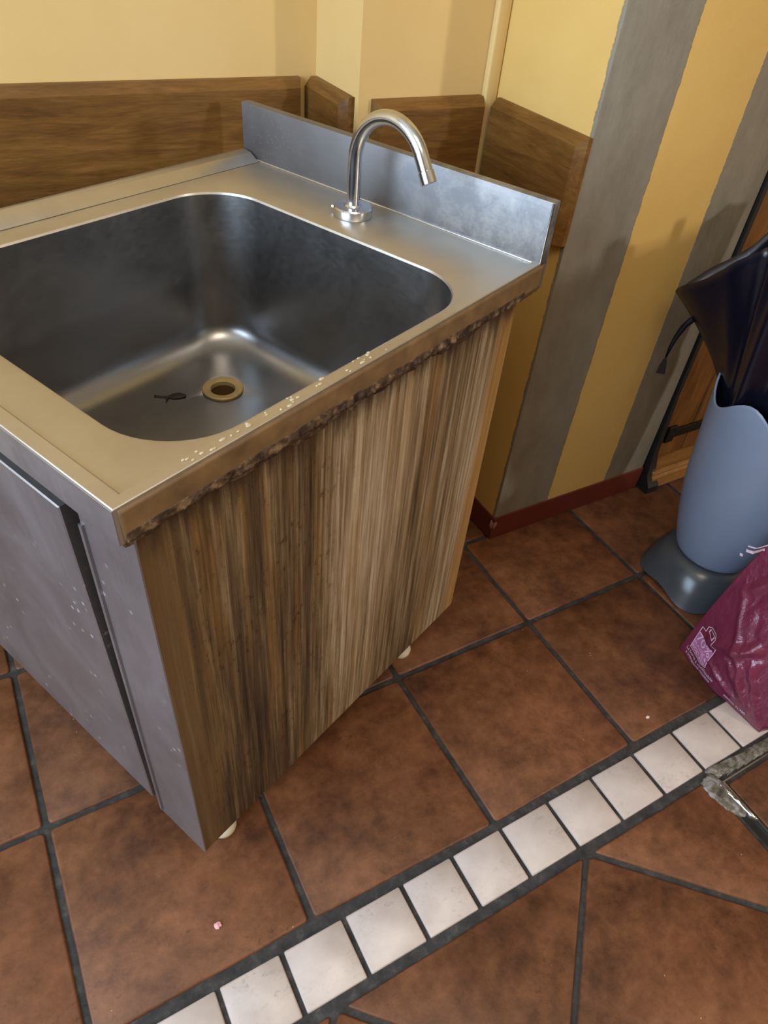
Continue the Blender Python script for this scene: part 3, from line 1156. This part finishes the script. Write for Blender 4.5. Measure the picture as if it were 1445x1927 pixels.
loops = [bring(0.0, 0.0925, 0), bring(0.060, 0.0925, 0), bring(0.078, 0.090, 0), bring(0.096, 0.078, 0.0), bring(0.110, 0.058, 0.002, 0.001), bring(0.120, 0.034, 0.006, 0.003),
         bring(0.127, 0.012, 0.011, 0.005), bring(0.131, 0.0015, 0.015, 0.006), bring(0.1295, 0.0, 0.015, 0.006), bring(0.124, 0.008, 0.014, 0.005), bring(0.105, 0.055, 0.002, 0.001), bring(0.06, 0.084, 0), bring(0.0, 0.084, 0)]
bm = bmesh.new()
rings(bm, loops)
bmesh.ops.remove_doubles(bm, verts=bm.verts, dist=1e-5)
obj('flared_base', bm, MT['stand_base'], stand, smooth=0.9)

# ------------------------------------------------------------------ umbrella
umb = empty('umbrella', (SX, SY, 0.106), 'dark navy umbrella half furled, standing in the blue grey stand', 'umbrella')
CP = [(0, 0.298, 0.632), (28, 0.212, 0.785), (60, 0.172, 0.835), (100, 0.162, 0.85), (180, 0.16, 0.85)]


def hem(dth):
    a = abs(math.degrees(dth))
    for (a0, r0, z0), (a1, r1, z1) in zip(CP, CP[1:]):
        if a <= a1:
            f = (a - a0) / (a1 - a0)
            return r0 + (r1 - r0) * f, z0 + (z1 - z0) * f
    return CP[-1][1], CP[-1][2]


NT, NR = 192, 34
loops = []
for k in range(NR + 1):
    s = k / NR
    lp = []
    for i in range(NT):
        th = 2 * PI * i / NT
        dth = (th - PI / 2 + PI) % (2 * PI) - PI
        rh, zh = hem(dth)
        if s < 0.55:
            f = s / 0.55
            r = 0.016 + (0.137 - 0.016) * (f ** 0.85)
            z = 0.13 + (0.475 - 0.13) * f
        else:
            f = (s - 0.55) / 0.45
            flare = max(0.0, (rh - 0.17) / 0.1)
            g = f * (1 - 0.25 * flare) + f * f * 0.25 * flare
            r = 0.137 + (rh - 0.137) * g
            z = 0.475 + (zh - 0.475) * f
        pl = 0.5 - 0.5 * math.cos(8 * dth)              # 0 on the ribs, 1 between
        fold = 0.24 * pl * (0.4 + 0.6 * min(1, s * 1.4))
        fold += 0.05 * max(0, noise.noise(Vector((math.cos(th) * 4, math.sin(th) * 4, s * 2.0))))
        fold += 0.035 * (1 + math.sin(23 * th + 2.0 * s)) * (0.3 + 0.7 * s)
        if abs(dth) < 0.5:
            fold *= 0.42
            fold += 0.030 * (1 - abs(math.sin(9 * dth + 1.2))) * s
        r *= 1 - fold
        d = sdir(th)
        lp.append((d.x * r, d.y * r, z - 0.106))
    loops.append(lp)
bm = bmesh.new()
rings(bm, loops, True, False)
cn = obj('canopy', bm, MT['navy'], umb, smooth=0)
sd = cn.modifiers.new('thickness', 'SOLIDIFY')
sd.thickness = 0.0012
obj('shaft', tube([(0, 0, 0.0), (0, 0, 0.1), (0, 0, 0.70)], 0.006, 14), MT['iron'], umb, smooth=0.6)
hp = [(0, 0, 0.66), (0, 0, 0.70), (0, 0, 0.745)]
obj('handle', tube(hp, [0.012, 0.014, 0.013], 16), MT['black'], umb, smooth=0.6)


def ribbon(pts, widths, thick):
    bm = bmesh.new()
    lp = []
    for (la, z), wd in zip(pts, widths):
        c = tv * la + Vector((0, 0, z - 0.106))
        sidev = nv * 0.35 + Vector((0, 0, 0.0)) + tv * 0.8
        sidev.normalize()
        a_, b_ = c - sidev * wd, c + sidev * wd
        lp.append([a_, b_, b_ + nv * thick, a_ + nv * thick])
    rings(bm, lp, True, True)
    return bm


sp = [(-0.222, 0.604), (-0.238, 0.592), (-0.249, 0.572), (-0.256, 0.545), (-0.2595, 0.520), (-0.2605, 0.495)]
st = obj('strap', ribbon(sp, [0.009, 0.0085, 0.007, 0.0055, 0.004, 0.0018], 0.0015), MT['navy'], umb, smooth=0)
obj('strap_tip', ribbon([(-0.2605, 0.495), (-0.2600, 0.478), (-0.2590, 0.456)], [0.0018, 0.0065, 0.0095], 0.003), MT['black'], st, smooth=0.5)

# ------------------------------------------------------------------ magenta carrier bag
BCX, BCY = 0.715, 0.010
bag = empty('carrier_bag', (BCX, BCY, 0), 'shiny magenta plastic carrier bag with white print, standing in front of the umbrella stand', 'bag')
FOOT = [Vector((0.597, 0.131)), Vector((0.588, -0.092)), Vector((0.83, -0.115)), Vector((0.85, 0.100))]
TOP = [Vector((0.625, 0.098)), Vector((0.640, -0.03)), Vector((0.80, -0.05)), Vector((0.81, 0.075))]
NB, NZ = 352, 120
FOLDS = [(0.20, 0.24, 0.70, 0.46, 0.010, 0.07), (0.06, 0.56, 0.60, 0.92, 0.009, 0.08), (0.97, 0.02, 0.50, 0.27, 0.008, 0.06),
         (0.97, 0.02, 0.68, 0.36, 0.008, 0.05), (0.95, 0.01, 0.36, 0.16, 0.006, 0.05), (0.55, 0.52, 0.95, 0.72, 0.008, 0.08), (0.05, 0.02, 0.25, 0.14, 0.004, 0.05)]


def bag_pt(s, t):
    """s round the bag (0..4, corner to corner), t up"""
    i = int(s) % 4
    f = s - int(s)
    a = FOOT[i].lerp(FOOT[(i + 1) % 4], f)
    b = TOP[i].lerp(TOP[(i + 1) % 4], f)
    k = t ** 1.4
    p = a.lerp(b, k)
    e_ = (FOOT[(i + 1) % 4] - FOOT[i]).normalized()
    out = Vector((e_.y, -e_.x))
    cen = Vector((BCX, BCY))
    if out.dot(p - cen) < 0:
        out = -out
    bulge = math.sin(PI * f) * (0.022 * math.sin(PI * min(1, t * 1.15 + 0.12)))
    # soft creases running from the corners into the faces, and small crumples low down
    q = Vector((p.x * 9, p.y * 9, t * 3.2))
    cr = 0.010 * (noise.noise(q) * math.sin(PI * f)) + 0.006 * (abs(noise.noise(q * 2.3 + Vector((4, 1, 2)))) - 0.25) * math.sin(PI * f) ** 0.5
    dg = abs(f * 0.9 - (0.15 + t * 0.9))
    cr += 0.007 * math.exp(-(dg / 0.05) ** 2) * math.sin(PI * f)
    dg2 = abs((f - 0.95) + t * 1.25)
    cr += 0.006 * math.exp(-(dg2 / 0.045) ** 2) * math.sin(PI * f)
    right = 1 / (1 + math.exp(-(f - 0.40 + 0.25 * (t - 0.3)) * 14))
    edge = math.sin(PI * f) ** 0.5 * min(1, t * 9)
    for (fa, ta, fb, tb, h_, w_) in FOLDS:
        dx_, dy_ = fb - fa, (tb - ta) * 1.6
        L_ = math.hypot(dx_, dy_)
        u_ = ((f - fa) * dx_ + (t - ta) * 1.6 * dy_) / (L_ * L_)
        d_ = ((f - fa) * dy_ - (t - ta) * 1.6 * dx_) / L_
        d_ += 0.012 * noise.noise(Vector((u_ * 5, fa * 9, i)))
        fall = max(0.0, 1 - max(0.0, abs(u_ - 0.5) - 0.42) / 0.16)
        cr += h_ * fall * max(0.0, 1 - abs(d_) / w_) * edge
    dn = Vector((f * 6 + t * 5.0, t * 9 - f * 4.5, i * 3.0))
    w1 = noise.noise(dn + Vector((0.7 * noise.noise(dn), 0, 0)))
    cr += 0.0042 * (0.35 - abs(w1)) * (0.15 + right) * edge
    # fine crumples run across the folds, strongest low on the right
    w2 = noise.noise(Vector(((f + t * 1.1) * 46, (t * 1.6 - f) * 9, i + 9.0)))
    cr += 0.0058 * (0.3 - abs(w2)) * right * math.exp(-((t - 0.22) / 0.22) ** 2) * edge
    p = p + out * (bulge + cr)
    z = 0.37 * t + 0.006 * noise.noise(Vector((p.x * 14, p.y * 14, t * 4))) * min(1, t * 4)
    z += 0.018 * math.sin(PI * f) * t ** 3 * (1 if i in (0, 2) else -1)
    return (p.x - BCX, p.y - BCY, z)


bm = bmesh.new()
loops = [[bag_pt(4 * i / NB, k / NZ) for i in range(NB)] for k in range(NZ + 1)]
c0 = [(x * 0.2, y * 0.2, 0.372) for x, y, z in loops[-1]]
loops.append([(x * 0.75, y * 0.75, z + 0.012) for x, y, z in loops[-1]])
loops.append([(x * 0.45, y * 0.5, z - 0.02) for x, y, z in loops[-2]])
rings(bm, loops, True, True)
bmesh.ops.recalc_face_normals(bm, faces=bm.faces)
bvh = BVHTree.FromBMesh(bm)
bagb = obj('bag_body', bm, MT['bag'], bag, smooth=0)
# two loop handles lying over the top, mostly outside the picture
for oy in (-0.04, 0.05):
    obj('handle', tube([(-0.05, oy, 0.36), (-0.045, oy + 0.005, 0.40), (-0.01, oy + 0.01, 0.425), (0.03, oy + 0.01, 0.40), (0.035, oy, 0.355)], [0.010, 0.007, 0.006, 0.007, 0.010], 10), MT['bag'], bag, smooth=0)


def on_bag(v, z, lift):
    """point on the bag's left face at (world y, z)"""
    hit = bvh.ray_cast(Vector((-0.5, v - BCY, z)), Vector((1, 0, 0)))
    if hit[0] is None:
        return Vector((-0.12, v - BCY, z))
    return hit[0] - Vector((lift, 0, 0))


def text_bm(txt):
    cu = bpy.data.curves.new('t', 'FONT')
    cu.body = txt
    cu.align_x = 'LEFT'
    to = bpy.data.objects.new('t', cu)
    COL.objects.link(to)
    bpy.context.view_layer.update()
    me = bpy.data.meshes.new_from_object(to.evaluated_get(bpy.context.evaluated_depsgraph_get()))
    bpy.data.objects.remove(to)
    bm = bmesh.new()
    bm.from_mesh(me)
    bpy.data.meshes.remove(me)
    return bm


def flat_print(name, bm, mat, v0, z0, wid, hei, ang=0.0, lift=0.0012, sub=0.006):
    """lay a flat drawing (any units) on the bag's face: lower left at world y v0, height z0"""
    xs = [v.co.x for v in bm.verts]
    ys = [v.co.y for v in bm.verts]
    x0, y0 = min(xs), min(ys)
    sx, sy = wid / (max(xs) - x0), hei / (max(ys) - y0)
    ca, sa = math.cos(ang), math.sin(ang)
    bmesh.ops.triangulate(bm, faces=bm.faces)
    for v in bm.verts:
        a, b = (v.co.x - x0) * sx, (v.co.y - y0) * sy
        a, b = a * ca - b * sa, a * sa + b * ca
        v.co = on_bag(v0 - a, z0 + b, lift)
    o = obj(name, bm, mat, bag, recalc=False)
    return o


def grid_rect(nx=8, ny=8):
    bm = bmesh.new()
    bmesh.ops.create_grid(bm, x_segments=nx, y_segments=ny, size=1)
    return bm


def outline(pts, w, closed=True):
    bm = bmesh.new()
    n = len(pts)
    for i in range(n if closed else n - 1):
        p, q = Vector(pts[i]), Vector(pts[(i + 1) % n])
        d = (q - p).normalized()
        s_ = Vector((-d.y, d.x)) * w
        kk = 4
        for j in range(kk):
            a, b = p.lerp(q, j / kk), p.lerp(q, (j + 1) / kk)
            bm.faces.new([bm.verts.new((c.x, c.y, 0)) for c in (a - s_, b - s_, b + s_, a + s_)])
    return bm


flat_print('printed_square', grid_rect(), MT['print_pink'], 0.112, 0.036, 0.054, 0.048, lift=0.0009)
flat_print('printed_number', text_bm('70%'), MT['print_'], 0.109, 0.064, 0.048, 0.022, lift=0.0018)
flat_print('printed_word', text_bm('PLASTICA'), MT['print_'], 0.109, 0.052, 0.048, 0.008, lift=0.0018)
flat_print('printed_word', text_bm('RICICLATA'), MT['print_'], 0.109, 0.040, 0.048, 0.008, lift=0.0018)
flat_print('printed_bag_outline', outline([(0, 0), (0, 8.2), (1.3, 8.2), (1.3, 10), (2.2, 10.8), (3.9, 10.8), (4.8, 10), (4.8, 8.2), (6.2, 8.2), (6.2, 0)], 0.09), MT['print_'], 0.1125, 0.034, 0.056, 0.085, lift=0.0014)
flat_print('printed_bag_outline', outline([(0, 0), (0, 1), (1, 1), (1, 0)], 0.07), MT['print_'], 0.0945, 0.104, 0.020, 0.009, lift=0.0014)
flat_print('printed_line', text_bm('La borsa è riutilizzabile'), MT['print_'], 0.117, 0.022, 0.088, 0.0085, lift=0.0016)
flat_print('printed_line', text_bm('è interamente riciclabile'), MT['print_'], 0.114, 0.011, 0.080, 0.0080, lift=0.0016)
flat_print('printed_line', text_bm('minimo N.700'), MT['print_'], -0.002, 0.012, 0.052, 0.0080, lift=0.0016)
flat_print('printed_stroke', grid_rect(6, 2), MT['print_'], 0.116, 0.318, 0.020, 0.006, 0.45)
flat_print('printed_stroke', grid_rect(6, 2), MT['print_'], 0.118, 0.330, 0.022, 0.003, 0.45)
flat_print('printed_stroke', grid_rect(3, 3), MT['print_'], 0.123, 0.302, 0.006, 0.006, 0.3)


# ------------------------------------------------------------------ crumbs
def crumb(name, x, y, r, mat, label, seed):
    bm = bmesh.new()
    bmesh.ops.create_icosphere(bm, subdivisions=3, radius=1)
    for v in bm.verts:
        k = 1 + 0.55 * noise.noise(v.co * 1.6 + Vector((seed, 0, 0)))
        v.co = Vector((v.co.x * r * k, v.co.y * r * 0.8 * k, max(0, r * 0.45 + v.co.z * r * 0.5 * k)))
    o = obj(name, bm, mat, None, smooth=0)
    o.location = (x, y, 0.0002)
    tag(o, label, 'crumb')


crumb('crumb', -0.472, 0.067, 0.0055, MT['pink'], 'small pink crumb on the tile below the corner of the sink cabinet', 1)
crumb('crumb', 0.405, 0.035, 0.0040, MT['crumb'], 'tiny cream crumb on the tile left of the magenta bag', 4)

# ------------------------------------------------------------------ ceiling lamp (out of view, gives the warm light)
cl = empty('ceiling_lamp', (-0.4, -0.9, RZ), 'round white ceiling lamp behind the viewer', 'lamp')
obj('lamp_plate', lathe([(0.16, -0.03), (0.16, 0.0)], 32), MT['chrome'], cl, smooth=0.6)
obj('lamp_shade', lathe([(0.02, -0.075), (0.10, -0.07), (0.15, -0.05), (0.155, -0.031)], 32), MT['lamp'], cl, smooth=0)

# ------------------------------------------------------------------ unseen wooden chair, added and shaped to cast the striped wall's shadow
CHM = Matrix.Translation((0.865, -0.155, 0)) @ Matrix.Rotation(math.radians(31), 4, 'Z')
ch = empty('added_shadow_chair', (0, 0, 0), 'unseen brown wooden chair, added with a tapered solid back to shade the striped wall', 'chair', matrix=CHM)
obj('seat', prism([(-0.15, -0.02), (0.15, -0.02), (0.20, -0.42), (-0.20, -0.42)], lambda p, q, t: (p, q, t), 0.425, 0.455, 0.006), MT['door_wood'], ch)
for sx in (-1, 1):
    obj('leg', tube([(sx * 0.17, -0.39, 0.0), (sx * 0.165, -0.38, 0.2), (sx * 0.16, -0.37, 0.425)], [0.012, 0.016, 0.018], 12), MT['door_wood'], ch, smooth=0.6)
    obj('leg', tube([(sx * 0.135, -0.03, 0.0), (sx * 0.13, -0.05, 0.2), (sx * 0.12, -0.06, 0.425)], [0.012, 0.016, 0.018], 12), MT['door_wood'], ch, smooth=0.6)
obj('backrest', prism([(-0.055, 0.44), (0.055, 0.44), (0.195, 0.75), (0.205, 0.93), (0.19, 0.955), (-0.19, 0.955), (-0.205, 0.93), (-0.195, 0.75)],
                      lambda p, q, t: (p, t, q), -0.040, -0.018, 0.004), MT['door_wood'], ch)
